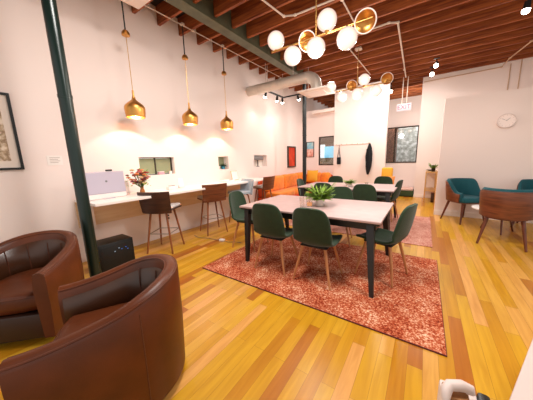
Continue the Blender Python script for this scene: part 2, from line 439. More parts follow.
window('window_2', [('frame', yz_frame(XL-.16, XL-.13, a, b, z0, z1, .014), 'trim'), ('pane', MB().span(XL-.15, XL-.145, a+.014, b-.014, z0+.014, z1-.014), 'greenpane')])
a, b, z0, z1 = holes[2]
window('window_3', [('frame', yz_frame(XL-.16, XL-.13, a, b, z0, z1, .014), 'trim'), ('pane', MB().span(XL-.15, XL-.145, a+.014, b-.014, z0+.014, z1-.014), 'paper')])
window('window_4', [('frame', xz_frame(YB-.01, YB+.05, wx0, wx1, wz0, wz1, .035), 'winframe'), ('pane', MB().span(wx0+.035, wx1-.035, YB+.02, YB+.026, wz0+.035, wz1-.035), 'pane'),
                    ('roller_blind', MB().span(wx0+.035, wx1-.035, YB+.06, YB+.068, 1.83, wz1-.03), 'blind')])
window('window_5', [('frame', xz_frame(YW-.015, YW+.05, vx0, vx1, vz0, vz1, .04), 'winframe'), ('mullion', MB().span(-.955, -.90, YW-.01, YW+.05, vz0, vz1), 'winframe'),
                    ('pane', MB().span(vx0+.04, vx1-.04, YW+.02, YW+.026, vz0+.04, vz1-.04), 'pane')])
# the street side seen through window_4 and window_5, at its own distance
tag(MB().span(-6.4, -2.3, 10.3, 10.7, 0, 1.36).build('hedge', 'olive'), 'olive hedge outside low in the window behind the sofa', 'hedge')
sh = thing('shopfront', 'pale and blue shopfront across the street seen through the window behind the sofa', 'shopfront', (0, 0, 0))
MB().span(-6.6, -4.1, 11.0, 11.1, 0, 2.05).build('wall_panel', 'lightfront', sh, smooth=False)
MB().span(-4.1, -2.25, 11.0, 11.1, 0, 1.9).build('blue_glow_band', 'blue', sh, smooth=False)
tag(MB().span(-1.7, -.99, YW+.5, 10.9, 0, 3).build('brick_pier', 'brick', smooth=False), 'brown brick pier outside the left half of the wide dark framed window', 'brick pier')
tag(MB().span(-2.2, 1.0, 11.0, 11.3, 0, 3.2).build('street_view_wall', 'street', smooth=False), 'blotchy grey and white building outside the right half of the wide dark framed window', 'building')

# ------------------------------------------------------------------ columns, beam, pipes, duct
def column(x, y, r, m, label):
    t = thing('steel_column', label, 'column', (x, y, 0))
    MB().lathe([(r, 0), (r, 3.58)], 24).build('shaft', m, t)
    MB().lathe([(r+.05, 0), (r+.05, .015)], 24).build('base_plate', m, t)
    MB().box((0, 0, 3.57), (.24, .24, .02)).build('cap_plate', 'steel', t, smooth=False)
    MB().lathe([(r+.004, 2.02), (r+.004, 2.05)], 24).build('collar', m, t)
    return t
column(-3.0, .867, .056, 'pole', 'thick dark green steel column rising behind the brown armchairs at the left')
column(-3.03, 6.46, .058, 'pole2', 'thin looking black steel column standing in front of the orange sofa')
bm_ = thing('steel_beam', 'mottled green steel beam running under the dark ceiling joists along the left wall', 'beam', (-3.06, 0, 3.58))
MB().span(-.10, .10, -1.2, 6.7, 0, .022).build('lower_flange', 'steel', bm_, smooth=False)
MB().span(-.075, .075, -1.2, 6.7, .022, .30).build('web', 'steel', bm_, smooth=False)
MB().span(-.10, .10, -1.2, 6.7, .30, .335).build('upper_flange', 'steel', bm_, smooth=False)

def pipe(label, pts, r=.011, m='conduit', boxes=()):
    t = thing('conduit', label, 'conduit', pts[0])
    o = Vector(pts[0])
    MB().tube([Vector(p)-o for p in pts], r, 8).build('pipe', m, t)
    for p in boxes:
        MB().box(Vector(p)-o, (.055, .055, .04), bev=.006).build('junction_box', m, t)
    for p in pts[1:-1]:
        MB().box(Vector(p)-o, (.05, .05, .03), bev=.01).build('fitting', m, t)
    return t
pipe('straight white conduit along the joist ends above the three brass pendants', [(-3.55, -.5, 3.635), (-3.55, 3.0, 3.635), (-3.55, 6.2, 3.635)], .008, 'conduit', [(-3.55, 1.82, 3.645), (-3.55, 2.78, 3.645), (-3.55, 3.72, 3.645)])
pipe('white conduit bending above the leftmost glass globes', [(-2.2, 2.2, 3.635), (-2.06, 3.62, 3.635), (-1.90, 3.70, 3.635), (-1.27, 3.72, 3.635)], .014)
pipe('white conduit running back past the square white canopy of the front chandelier', [(-1.20, 3.2, 3.635), (-1.18, 3.8, 3.635), (-1.18, 4.6, 3.635)], .012)
pipe('short white conduit meeting the canopy of the rear chandelier', [(-1.52, 5.2, 3.635), (-1.46, 7.4, 3.635)], .012)
pipe('white conduit turning towards the exit sign', [(-1.28, 4.94, 3.635), (-.70, 4.90, 3.635), (-.57, 4.98, 3.635), (-.655, 8.36, 3.635)], .016, 'conduit', [(-.645, 7.6, 3.63)])
pipe('tan conduit crossing below the joists at the far right', [(2.3, 5.4, 3.6), (1.62, 7.4, 3.6), (1.5, 8.32, 3.6), (1.45, 8.8, 3.55), (-.2, 8.8, 3.52)], .013, 'tanpipe')
pipe('thin tan conduit dropping down the wall right of the partition clock, nearer the pipe bend', [(1.63, 8.839, 3.6), (1.63, 8.839, 2.0)], .010, 'tanpipe')
pipe('thin tan conduit dropping down the wall, rightmost of the pair above the clock', [(1.82, 8.839, 3.7), (1.82, 8.839, 2.0)], .010, 'tanpipe')

du = thing('air_duct', 'round white air duct leaving the left wall and turning down to a square diffuser', 'duct', (XL, 4.95, 3.10))
R_ = .112
MB().tube([(0.001, 0, 0), (1.62, 0, 0)], R_, 24).build('duct_pipe', 'duct', du)
pts = [(1.62, 0, 0)]+[(1.62+.24*math.sin(a), 0, -.24*(1-math.cos(a))) for a in [PI/2*i/8 for i in range(1, 9)]]+[(1.86, 0, -.29)]
MB().tube(pts, R_+.006, 24).build('elbow', 'duct', du)
for x in (.3, .95, 1.58):
    MB().tube([(x, 0, 0), (x+.03, 0, 0)], R_+.006, 24).build('band', 'duct', du)
MB().lathe([(R_+.1, 0), (R_+.02, .05)], 24, (1.86, 0, -.33)).build('collar', 'duct', du)
MB().box((1.86, 0, -.345), (.62, .6, .03), bev=.006).build('diffuser_plate', 'trim', du)
MB().box((1.86, 0, -.363), (.40, .38, .008)).build('diffuser_face', 'white', du)
for x in (.55, 1.3):
    MB().tube([(x, 0, R_), (x, 0, .55)], .005, 6).build('hanger_rod', 'conduit', du)

ac = thing('ceiling_vent', 'white boxed ceiling vent left of the green beam above the nearest pendant', 'vent', (-2.95, 1.2, 3.42))
MB().box((0, 0, .07), (.86, 1.5, .13), bev=.008).build('casing', 'trim', ac)
for i in range(9):
    MB().box((-.30+i*.075, 0, -.003), (.02, 1.2, .012)).build('louvre', 'white', ac)

# ------------------------------------------------------------------ leather armchairs
def upath(w_, L_, n):
    tot = 2*L_+PI*w_; out = []
    for i in range(n+1):
        t = tot*i/n
        if t < L_: out.append((w_, -(L_-t), 1, 0))
        elif t < L_+PI*w_:
            a = (t-L_)/w_; out.append((w_*math.cos(a), w_*math.sin(a), math.cos(a), math.sin(a)))
        else: out.append((-w_, -(t-L_-PI*w_), -1, 0))
    return out
def rim_k(k):
    k = min(1, max(0, k))
    return (k*k*(3-2*k)*.4+k*.6)**1.35
def barrel(w_, L_, za, zb, z0, th, n=56, puff=0, taper=0, sq=.5):
    """wall that wraps round a seat: closed profile loop swept along a U"""
    rows = []
    pp = upath(w_, L_, n)
    for i, (x, y, nx, ny) in enumerate(pp):
        k = rim_k((y+L_)/(L_+w_))
        zt = za+(zb-za)*k
        h = th/2; ring = []
        prof = [(-h, z0), (-h-puff*.6, z0+(zt-z0)*.45), (-h-puff, z0+(zt-z0)*.75), (-h-puff*.3, zt-h*.9), (-h*.7, zt-h*.25), (-h*.25, zt), (h*.25, zt), (h*.7, zt-h*.25), (h, zt-h*.9), (h, z0+(zt-z0)*.5), (h-taper, z0)]
        for off, z in prof:
            ring.append((x+nx*off, y+ny*off, z))
        rows.append(ring)
    return rows, pp
AW, AL, AZA, AZB, ATH = .316, .351, .585, .74, .082
def armchair(label, loc, rz):
    t = thing('leather_armchair', label, 'armchair', loc, rz, 'cognac leather barrel armchairs')
    rows, pp = barrel(AW, AL, AZA, AZB, .055, ATH, puff=.012, taper=.012)
    MB().loft(rows).build('shell', 'leather', t, angle=60)
    # piping along the inner and outer rim
    def rim(off, dz):
        out = []
        for x, y, nx, ny in pp:
            k = rim_k((y+AL)/(AL+AW))
            out.append((x+nx*off, y+ny*off, AZA+(AZB-AZA)*k-dz))
        return out
    MB().tube(rim(-ATH*.40, .016), .0055, 6).build('piping', 'leather', t)
    MB().tube(rim(ATH*.40, .016), .0055, 6).build('piping', 'leather', t)
    # inner lining, a padded layer
    rows2 = []
    w2 = AW-ATH/2
    for x, y, nx, ny in upath(w2-.004, AL-.02, 60):
        zt = AZA+(AZB-AZA)*rim_k((y+AL)/(AL+AW))-.06
        rows2.append([(x+nx*.012, y+ny*.012, .30), (x-nx*.012, y-ny*.012, .32), (x-nx*.02, y-ny*.02, .33+(zt-.33)*.5), (x-nx*.008, y-ny*.008, zt-.01), (x+nx*.012, y+ny*.012, zt)])
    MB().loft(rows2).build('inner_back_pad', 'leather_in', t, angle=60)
    for i in (18, 24, 30, 36, 42):
        x, y, nx, ny = upath(w2-.004, AL-.02, 60)[i]
        MB().tube([(x-nx*.014, y-ny*.014, .38), (x-nx*.0215, y-ny*.0215, .53), (x-nx*.012, y-ny*.012, .635)], .003, 6).build('seam', 'seam', t)
    # outer seams at the back quarter
    for i in (16, 40):
        x, y, nx, ny = pp[i]
        MB().tube([(x+nx*(ATH/2-.010), y+ny*(ATH/2-.010), .06), (x+nx*(ATH/2+.0005), y+ny*(ATH/2+.0005), .40), (x+nx*(ATH/2), y+ny*(ATH/2), .63)], .003, 6).build('seam', 'seam', t)
    # D shaped seat cushion
    def dpoly(w_, L_, fr):
        p = [(w_, -L_)]+[(w_*math.cos(a), w_*math.sin(a)) for a in [PI*i/22 for i in range(23)]]+[(-w_, -L_)]
        p += [(-w_*.6, -L_-fr), (0, -L_-fr*1.3), (w_*.6, -L_-fr)]
        return p
    w3 = w2-.03
    rws = []
    for s_, z in ((.90, .262), (.99, .272), (1.0, .32), (1.0, .362), (.985, .39), (.93, .408), (.8, .416), (.5, .42)):
        rws.append([(x*s_, (y+.05)*s_-.05, z) for x, y in dpoly(w3, AL-.05, .02)])
    MB().loft(rws).build('seat_cushion', 'leather', t, angle=70)
    MB().tube([(x*1.0, y, .385) for x, y in dpoly(w3, AL-.05, .02)][-4:]+[(w3, -AL+.05, .385)], .006, 6).build('cushion_piping', 'leather', t)
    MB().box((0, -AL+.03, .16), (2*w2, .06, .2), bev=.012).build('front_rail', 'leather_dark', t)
    MB().lathe([(.25, 0), (.26, .012), (.26, .035), (.1, .05), (.1, .09)], 32).build('swivel_base', 'blackmat', t)
    MB().prism([(x*.97, y*.97) for x, y in dpoly(AW, AL, 0)], .055, .09).build('underframe', 'blackmat', t)
    return t
armchair('nearest brown leather barrel armchair, back turned to the camera, filling the lower left corner', (-1.455, .497, 0), -.516)
armchair('brown leather barrel armchair at the left edge, facing us beside the green column', (-2.76, .335, 0), .80)

# ------------------------------------------------------------------ left wall: picture, notice, counter
pf = thing('framed_print', 'black framed tan botanical print hanging on the left wall above the armchairs', 'picture', (XL, .22, 1.33))
MB().span(0, .03, -.4, .4, 0, .025).span(0, .03, -.4, .4, .815, .84).span(0, .03, -.4, -.375, .025, .815).span(0, .03, .375, .4, .025, .815).build('frame', 'frame_black', pf, smooth=False)
MB().span(.004, .012, -.375, .375, .025, .815).build('mat_board', 'paper', pf, smooth=False)
MB().span(.0125, .015, -.31, .31, .10, .74).build('print', 'print_', pf, smooth=False)
nt_ = thing('wall_notice', 'small pale paper notice taped to the wall left of the green column', 'notice', (XL, .91, 1.43))
MB().span(0, .004, -.075, .075, -.06, .06).build('sheet', 'gpaper', nt_, smooth=False)
for i in range(4):
    MB().span(.004, .005, -.05, .05-.02*(i % 2), .03-i*.02, .036-i*.02).build('printed_line', 'print_grey', nt_, smooth=False)

ct = thing('wall_counter', 'long white wall counter running under the small openings and brass pendants', 'counter', (XL, 0, 0))
MB().span(0, .71, 1.03, 4.75, .865, .90, .004).build('worktop', 'counter', ct, smooth=False)
MB().span(0, .02, 1.03, 4.75, .50, .865).build('shade_panel', 'tan_shade', ct, smooth=False)  # tan panel stands in for the shaded wall under the worktop
for yy in (1.2, 2.3, 3.5, 4.6):
    MB().span(0, .5, yy-.02, yy+.02, .83, .865).span(0, .04, yy-.02, yy+.02, .45, .83).build('bracket', 'trim', ct, smooth=False)
ol = thing('wall_outlet', 'small dark power outlet low on the wall under the counter behind the nearest stool', 'outlet', (XL, 2.37, .36))
MB().box((.004, 0, 0), (.008, .075, .12), bev=.003).build('plate', 'trim', ol)
for dz in (-.025, .025): MB().box((.009, 0, dz), (.004, .036, .03), bev=.003).build('socket', 'blackmat', ol)

pc = thing('desktop_computer', 'pale lilac all in one desktop computer standing on the left end of the white counter', 'computer', (-3.56, 1.315, .90))
MB().box((0, 0, .185), (.016, .47, .36), bev=.006, ry=-.05).build('casing', 'lilac', pc)
MB().box((.0105, 0, .215), (.003, .455, .27), ry=-.05).build('screen', 'screen', pc, smooth=False)
MB().box((.018, 0, .04), (.004, .462, .062), ry=-.05).build('chin', 'white', pc, smooth=False)
MB().tube([(.0115, 0, .235), (.0145, 0, .235)], .014, 16).build('login_icon', 'grey', pc)
MB().box((-.04, 0, .05), (.012, .13, .11), ry=.35).build('stand', 'lilac', pc)
MB().box((-.02, 0, .004), (.15, .14, .008), bev=.003).build('foot', 'lilac', pc)
wc = thing('webcam', 'small black webcam perched on top of the lilac computer', 'webcam', (-3.575, 1.37, 1.268))
MB().box((.01, 0, .012), (.03, .08, .024), bev=.008).build('body', 'black', wc)
MB().tube([(.024, 0, .012), (.03, 0, .012)], .008, 12).build('lens', 'blackmat', wc)
wb = thing('router_box', 'white upright box on the counter between the computer and the flowers', 'box', (-3.76, 1.60, .90))
MB().box((0, 0, .11), (.10, .15, .22), bev=.012).build('body', 'white', wb)
MB().box((.051, 0, .03), (.002, .12, .004)).build('vent_slot', 'grey', wb)
vs = thing('vase', 'small amber glass vase on the white counter behind the nearest stool', 'vase', (-3.5, 1.755, .90))
MB().lathe([(.03, 0), (.036, .01), (.034, .05), (.022, .085), (.026, .115), (.022, .112), (.018, .085), (.03, .05), (.03, .012), (0.0001, .008)], 24).build('body', 'amber', vs)
bq = thing('bouquet', 'loose bouquet of red, pink and cream flowers standing in the amber vase', 'flowers', (-3.5, 1.755, .91))
stm = MB(); fo = MB(); heads = []
for i in range(58):
    a = random.uniform(0, 2*PI); rr = .145*math.sqrt(random.random()); z = .13+.26*random.random()*(1-.4*rr/.145)+.02
    p = Vector((rr*math.cos(a), rr*math.sin(a)-.03, z)); heads.append(p)
    stm.tube([(0, 0, .06+.02*random.random()), p*.5+Vector((0, 0, .04)), p], .0022, 5)
for i in range(46):
    a = random.uniform(0, 2*PI); rr = .17*math.sqrt(random.random()); z = .10+.26*random.random()
    p = Vector((rr*math.cos(a), rr*math.sin(a)-.03, z)); d = Vector((random.uniform(-1, 1), random.uniform(-1, 1), random.uniform(-.3, 1))).normalized()*.045; q = d.cross(Vector((.3, .2, 1))).normalized()*.012
    fo.quad(p, p+d*.5+q, p+d, p+d*.5-q)
stm.build('stems', 'stem', bq); fo.build('leaves', 'fern', bq)
fcol = [mat('petal_red', (150, 30, 30), .7), mat('petal_pink', (196, 92, 92), .7), mat('petal_cream', (216, 170, 120), .7), mat('petal_plum', (112, 40, 58), .7), mat('petal_orange', (222, 120, 60), .7)]
for i, p in enumerate(heads):
    b_ = MB(); r = random.uniform(.020, .032)
    for k in range(7):
        a = 2*PI*k/7; d = Vector((math.cos(a), math.sin(a), .35))
        b_.ball(p+d*r*.6, r*.55, 8, 5, (1, 1, .6))
    b_.ball(p+Vector((0, 0, r*.3)), r*.5, 8, 5)
    b_.build('blossom', fcol[i % 5], bq)
tb = thing('tablet_stand', 'white tablet leaning on a small stand on the counter between the two near openings', 'tablet', (-3.6, 2.50, .90))
MB().box((0, 0, .095), (.012, .1, .17), ry=-.25, bev=.004).build('tablet', 'white', tb)
MB().box((-.03, 0, .05), (.01, .05, .1), ry=.4).build('prop', 'grey', tb)
kb = thing('paper_tray', 'small white tray with a dark pen on the counter beside the tablet', 'tray', (-3.58, 2.30, .90))
MB().box((0, 0, .03), (.10, .16, .06), bev=.01).build('tray', 'white', kb)
MB().tube([(.02, -.07, .066), (-.01, .07, .066)], .005, 8).build('pen', 'grey', kb)
sg = thing('sign_holder', 'white framed card leaning against the wall at the far part of the counter', 'sign', (-3.72, 4.06, .90))
MB().box((0, 0, .11), (.01, .22, .22), ry=-.2, bev=.003).build('frame', 'gold', sg)
MB().box((.007, 0, .112), (.003, .2, .2), ry=-.2).build('card', 'gpaper', sg)
sk = thing('paper_stack', 'flat stack of white paper on the counter below the plant opening', 'paper', (-3.6, 3.66, .90))
MB().box((0, 0, .02), (.22, .3, .04), rz=.1).build('sheets', 'gpaper', sk)
MB().box((.09, .03, .0425), (.02, .09, .004), rz=.1).build('printed_band', 'redart', sk)
# things in the openings
px = thing('pink_box', 'small pink box on the sill of the two pane opening', 'box', (XL-.03, 2.34, 1.15))
MB().box((0, 0, .025), (.06, .10, .05), bev=.004).build('box', 'pinkbox', px); MB().box((0, 0, .052), (.064, .104, .008), bev=.002).build('lid', 'white', px)
wj = thing('white_tub', 'small white tub at the right end of the two pane sill', 'tub', (XL-.04, 2.54, 1.15))
MB().lathe([(.025, 0), (.03, .04), (.03, .045)], 20).build('tub', 'white', wj); MB().lathe([(.032, .045), (.032, .055)], 20).build('lid', 'trim', wj)
def leafy(name, label, cat, loc, pot_r, pot_h, n, ln, up_, m, potm, arch=.5, wid=.012, zpot=0):
    t = thing(name, label, cat, loc)
    MB().lathe([(pot_r*.82, 0), (pot_r, pot_h), (pot_r*.9, pot_h), (pot_r*.85, pot_h*.85), (.0001, pot_h*.85)], 28).build('pot', potm, t)
    MB().lathe([(.0001, pot_h*.86), (pot_r*.84, pot_h*.86)], 20).build('soil', 'soil', t)
    f_ = MB()
    for i in range(n):
        a = random.uniform(0, 2*PI); l = ln*random.uniform(.6, 1.05); e = random.uniform(.35, 1.0)*up_
        d = Vector((math.cos(a), math.sin(a), 0)); sd = Vector((-math.sin(a), math.cos(a), 0)); rows = []
        prev = Vector((0, 0, pot_h*.85))+d*pot_r*.3
        for k in range(9):
            u = k/8; p = prev+d*l*u*(1-.1*u)+Vector((0, 0, l*(e*u-arch*u*u)))
            ww = wid*(math.sin(PI*min(1, u*.85+.12)))
            if k and k < 8:   # leaflets
                for sgn in (-1, 1):
                    q = p+sd*sgn*ww*2.4+d*.008+Vector((0, 0, -.004))
                    f_.quad(p, p+d*.012+sd*sgn*ww, q, p-d*.006+sd*sgn*ww*1.2)
            rows.append((p-sd*ww*.5, p+sd*ww*.5))
        for k in range(8): f_.quad(rows[k][0], rows[k][1], rows[k+1][1], rows[k+1][0])
    f_.build('foliage', m, t)
    return t
leafy('potted_plant', 'small green plant in a turquoise pot inside the middle opening', 'plant', (XL-.05, 3.93, 1.166), .045, .08, 34, .11, 1.3, 'fern_d', 'bluepot', .6, .012)
cj = thing('tumbler', 'white cup beside the turquoise pot in the middle opening', 'cup', (XL-.05, 3.80, 1.166))
MB().lathe([(.022, 0), (.028, .08), (.025, .08), (.02, .01), (.0001, .008)], 20).build('cup', 'pot', cj)
lp = thing('table_lamp', 'dark table lamp with flat shade standing in the farthest opening of the left wall', 'lamp', (XL-.07, 5.34, 1.171))
MB().lathe([(.05, 0), (.05, .012), (.012, .02), (.016, .19), (.016, .2)], 20).build('stand', 'blackmat', lp)
MB().box((0, -.02, .24), (.11, .46, .11), bev=.01).build('shade', 'grey', lp)

# black equipment box on the floor behind the column
eb = thing('equipment_box', 'black equipment box with small blue lights on the floor behind the green column', 'equipment box', (-3.28, 1.17, 0))
MB().box((0, 0, .21), (.29, .40, .38), bev=.012).build('casing', 'black', eb)
MB().box((.146, 0, .2), (.006, .36, .32), bev=.004).build('front_panel', 'blackmat', eb)
for yy in (-.15, .15):
    for xx in (-.1, .1): MB().lathe([(.02, 0), (.022, .02)], 12, (xx, yy, 0)).build('foot', 'blackmat', eb)
for yy, zz, mm in ((.05, .29, 'led'), (.10, .30, 'led'), (-.03, .28, 'ledw'), (.02, .31, 'ledw'), (.12, .27, 'led')):
    MB().box((.151, yy, zz), (.004, .012, .01)).build('indicator', mm, eb)

# ------------------------------------------------------------------ bar stools
def stool(label, loc, facing, shell='walnut', padm='pad'):
    """facing: direction (radians) the sitter looks"""
    t = thing('bar_stool', label, 'bar stool', loc, facing-PI/2, 'bar stools along the white counter')
    # local: sitter looks +y
    def bent(sx):
        pts = []
        for k in range(9):
            u = k/8
            pts.append((sx*(.235-.07*u), -.185+.05*u, .60*u))
        pts += [(sx*.145, -.118, .625), (sx*.09, -.08, .638), (0, -.05, .642)]
        return pts
    for sx in (-1, 1):
        for sy_ in (-1, 1):
            pts = [(sx*(.20-.075*u), sy_*(.20-.075*u), .60*u) for u in [k/7 for k in range(8)]]+[(sx*.115, sy_*.115, .628), (sx*.085, sy_*.085, .642), (sx*.03, sy_*.03, .645)]
            MB().tube(pts, [.0125+.004*min(1, k/7) for k in range(len(pts))], 10).build('leg', 'legwood', t)
    fr = .158
    for a_, b_ in (((-fr, -fr), (fr, -fr)), ((fr, -fr), (fr, fr)), ((fr, fr), (-fr, fr)), ((-fr, fr), (-fr, -fr))):
        MB().tube([(*a_, .30), (*b_, .30)], .007, 8).build('footrest', 'chrome', t)
    MB().box((0, 0, .648), (.2, .2, .012)).build('mount_plate', 'blackmat', t)
    MB().box((0, .01, .662), (.44, .39, .016), bev=.006).build('seat_shell', shell, t)
    MB().box((0, .015, .692), (.415, .37, .046), bev=.02, seg=3).build('seat_pad', padm, t)
    g = []; g2 = []
    for i in range(11):
        u = i/10; z = .625+.325*u
        row = []; row2 = []
        wd = .222+.018*u
        for k in range(13):
            v = k/6-1
            yb = -.195-.05*u+.05*v*v
            row.append((wd*v, yb, z)); row2.append((wd*.96*v, yb+.004, .70+.21*u))
        g.append(row); g2.append(row2)
    MB().sheet(g, -.014).build('backrest', shell, t)
    MB().sheet(g2, .026).build('back_pad', padm, t)
    return t
stool('dark walnut bar stool with grey pad, nearest to the green column', (-3.31, 1.93, 0), math.radians(120), 'walnut_dark')
stool('mid brown walnut bar stool facing the counter, second from the green column', (-3.33, 2.95, 0), math.radians(160), 'walnut')
stool('pale grey upholstered bar stool behind the left end chair of the front table', (-3.27, 3.72, 0), math.radians(252), 'greyblue', 'greyblue')
stool('walnut bar stool with pale seat at the far counter end beside the sofa', (-3.36, 4.72, 0), math.radians(178), 'walnut')

# ------------------------------------------------------------------ brass pendants
LIGHTS = []
def point(name, loc, energy, col, r=.03):
    l = bpy.data.lights.new(name, 'POINT'); l.energy = energy; l.color = col; l.shadow_soft_size = r
    o = bpy.data.objects.new(name, l); C.objects.link(o); o.location = loc; return o
def spot(name, loc, target, energy, col, ang=70, blend=.6, r=.03):
    l = bpy.data.lights.new(name, 'SPOT'); l.energy = energy; l.color = col; l.shadow_soft_size = r; l.spot_size = math.radians(ang); l.spot_blend = blend
    o = bpy.data.objects.new(name, l); C.objects.link(o); o.location = loc
    o.rotation_euler = (Vector(target)-Vector(loc)).to_track_quat('-Z', 'Y').to_euler(); return o
WARM = (1, .91, .82)
def pendant(label, x, y):
    t = thing('pendant_lamp', label, 'pendant lamp', (x, y, 1.36*(1-1.029)), 0, 'brass pendants above the counter')
    t.scale = (1.029, 1.029, 1.029)
    MB().tube([(0, 0, 3.565), (0, 0, 3.10)], .009, 8).build('stem', 'blackmat', t)
    MB().lathe([(.0001, 3.125), (.03, 3.12), (.048, 3.095), (.05, 3.06), (.03, 3.055), (.0001, 3.06)], 20).build('cap', 'brass', t)
    MB().tube([(0, 0, 3.06), (0, 0, 2.36)], .0045, 6).build('cord', 'brassmat', t)
    outer = [(.012, 2.37), (.014, 2.30), (.022, 2.275), (.026, 2.25), (.042, 2.235), (.072, 2.21), (.115, 2.175), (.130, 2.15), (.134, 2.12), (.130, 2.06), (.122, 2.005)]
    inner = [(.118, 2.007), (.126, 2.06), (.129, 2.12), (.125, 2.145), (.11, 2.168), (.068, 2.2), (.02, 2.22)]
    MB().open_lathe(outer+inner, 32).build('shade', 'brass', t)
    MB().ball((0, 0, 2.165), .032, 16, 10).build('bulb', 'bulb_soft', t)
    point('pendant_light', (x, y, 2.112), 12, WARM, .012)
    return t
pendant('brass bell pendant nearest the camera, first of three over the counter', -3.55, 1.82)
pendant('brass bell pendant in the middle of the three over the counter', -3.55, 2.78)
pendant('brass bell pendant farthest from the camera, last of three over the counter', -3.55, 3.72)

# ------------------------------------------------------------------ globe chandeliers
def chandelier(label, x, y, dz=0):
    t = thing('globe_chandelier', label, 'chandelier', (x, y, 0), 0, 'globe chandeliers over the tables')
    MB().box((0, 0, 3.64), (.13, .13, .035), bev=.008).build('canopy', 'conduit', t)
    MB().tube([(0, 0, 3.63), (0, 0, 2.86)], .009, 8).build('rod', 'brassmat', t)
    MB().tube([(-.66, 0, 2.86), (.66, 0, 2.86)], .012, 10).build('bar', 'brassmat', t)
    for dx, z in ((-.59, 2.985), (-.33, 2.725), (.0, 2.735), (.14, 3.0), (.385, 2.73)):
        s_ = 1 if z > 2.86 else -1
        g = MB().ball((dx, 0, z), .118, 28, 18).build('globe', 'globe', t)
        MB().tube([(dx, 0, 2.86), (dx, 0, 2.86+s_*.03)], [.018, .03], 14).build('socket', 'brass', g)
    for dx, z in ((-.115, 2.93+dz), (.585, 2.93+dz)):
        mt = Matrix.Rotation(math.radians(-62), 4, 'X') @ Matrix.Rotation(math.radians(-20), 4, 'Y')
        mt = Matrix.Rotation(math.radians(115), 4, 'X')
        # shallow dish that opens towards the room's front and slightly down
        dp = MB().open_lathe([(.0001, -.05), (.05, -.043), (.09, -.02), (.112, .012), (.109, .014), (.088, -.014), (.05, -.036), (.0001, -.042)], 32, (dx, 0, z), mt).build('brass_dish', 'brass', t)
        n_ = 36; ring = [Vector((dx, 0, z))+mt @ Vector((.112*math.cos(2*PI*k/n_), .112*math.sin(2*PI*k/n_), .012)) for k in range(n_+1)]
        MB().tube(ring, .007, 8, cap=False).build('rim', 'trim', dp)
        MB().tube([(dx, 0, 2.86), (dx, .02, z)], .008, 8).build('arm', 'brassmat', dp)
    point('chandelier_light', (x, y, 2.5), 40, WARM, .12)
    return t
chandelier('large globe chandelier over the front table', -1.25, 3.0, -.085)
chandelier('globe chandelier over the rear table, smaller looking and farther back', -1.36, 5.6)

# ------------------------------------------------------------------ spotlights
def head(parent, p, target, r=.035):
    p = Vector(p); d = (Vector(target)-p).normalized()
    b0 = p; b1 = p+d*.12
    hd = MB().tube([b0-d*.02, b0+d*.09], [r*.8, r], 16).build('lamp_head', 'blackmat', parent)
    MB().ball(b0+d*.095, r*1.05, 14, 10).build('lens', 'bulb', hd)
    return b0+d*.16
tk = thing('track_light', 'black L shaped ceiling track with four lit spot heads below the white duct', 'track light', (0, 0, 0))
MB().span(-3.42, -3.38, 4.9, 5.9, 3.04, 3.07).build('rail', 'blackmat', tk, smooth=False)
MB().span(-3.38, -2.6, 5.86, 5.9, 3.04, 3.07).build('rail', 'blackmat', tk, smooth=False)
for p in ((-3.4, 5.1), (-3.4, 5.85), (-2.65, 5.88)): MB().tube([(*p, 3.07), (*p, 3.66)], .006, 6).build('hanger_rod', 'conduit', tk)
for p, tg in (((-3.40, 5.02, 3.0), (-3.9, 5.2, 1.9)), ((-3.40, 5.55, 3.0), (-3.9, 6.0, 1.8)), ((-3.40, 5.82, 3.0), (-3.9, 6.7, 1.8)), ((-2.95, 5.88, 3.0), (-3.3, 8.1, 1.6))):
    e = head(tk, p, tg); MB().tube([Vector(p), Vector((p[0], p[1], 3.045))], .01, 8).build('yoke', 'blackmat', tk)
    spot('track_spot', e, tg, 9, WARM, 95, 1)
def spotlight(label, p, tg, en):
    t = thing('spotlight', label, 'spotlight', (0, 0, 0), 0, 'spotlights under the joists at the right')
    e = head(t, p, tg, .045); MB().tube([Vector(p), Vector((p[0], p[1], 3.65))], .01, 8).build('yoke', 'blackmat', t)
    MB().box((p[0], p[1], 3.64), (.12, .04, .02)).build('base', 'blackmat', t)
    spot('room_spot', e, tg, en, WARM, 95, .7)
spotlight('lit ceiling spotlight above the left corner of the beige right wall, upper of the pair', (.05, 7.3, 3.53), (-.2, 4.5, .3), 40)
spotlight('lit ceiling spotlight near the left corner of the beige right wall, lower of the pair', (-.03, 7.94, 3.52), (.1, 5.2, .6), 30)
spotlight('lit ceiling spotlight left of the exit sign beyond the rear chandelier', (-1.05, 8.55, 3.42), (-.9, 6.9, .4), 35)
spotlight('lit ceiling spotlight at the top right corner of the photo', (1.06, 5.30, 3.50), (.9, 5.6, .6), 20)

# exit sign
ex = thing('exit_sign', 'white lit EXIT sign hanging from two rods in front of the wide window wall', 'exit sign', (-.655, 8.4, 2.80))
MB().box((0, 0, 0), (.38, .05, .21), bev=.008).build('case', 'exitbox', ex)
text('letters', 'EXIT', 'exitred', .17, ex, (0, -.0265, 0), (PI/2, 0, 0))
for xx in (-.06, .06): MB().tube([(xx, 0, .10), (xx, 0, .86)], .012, 8).build('rod', 'conduit', ex)

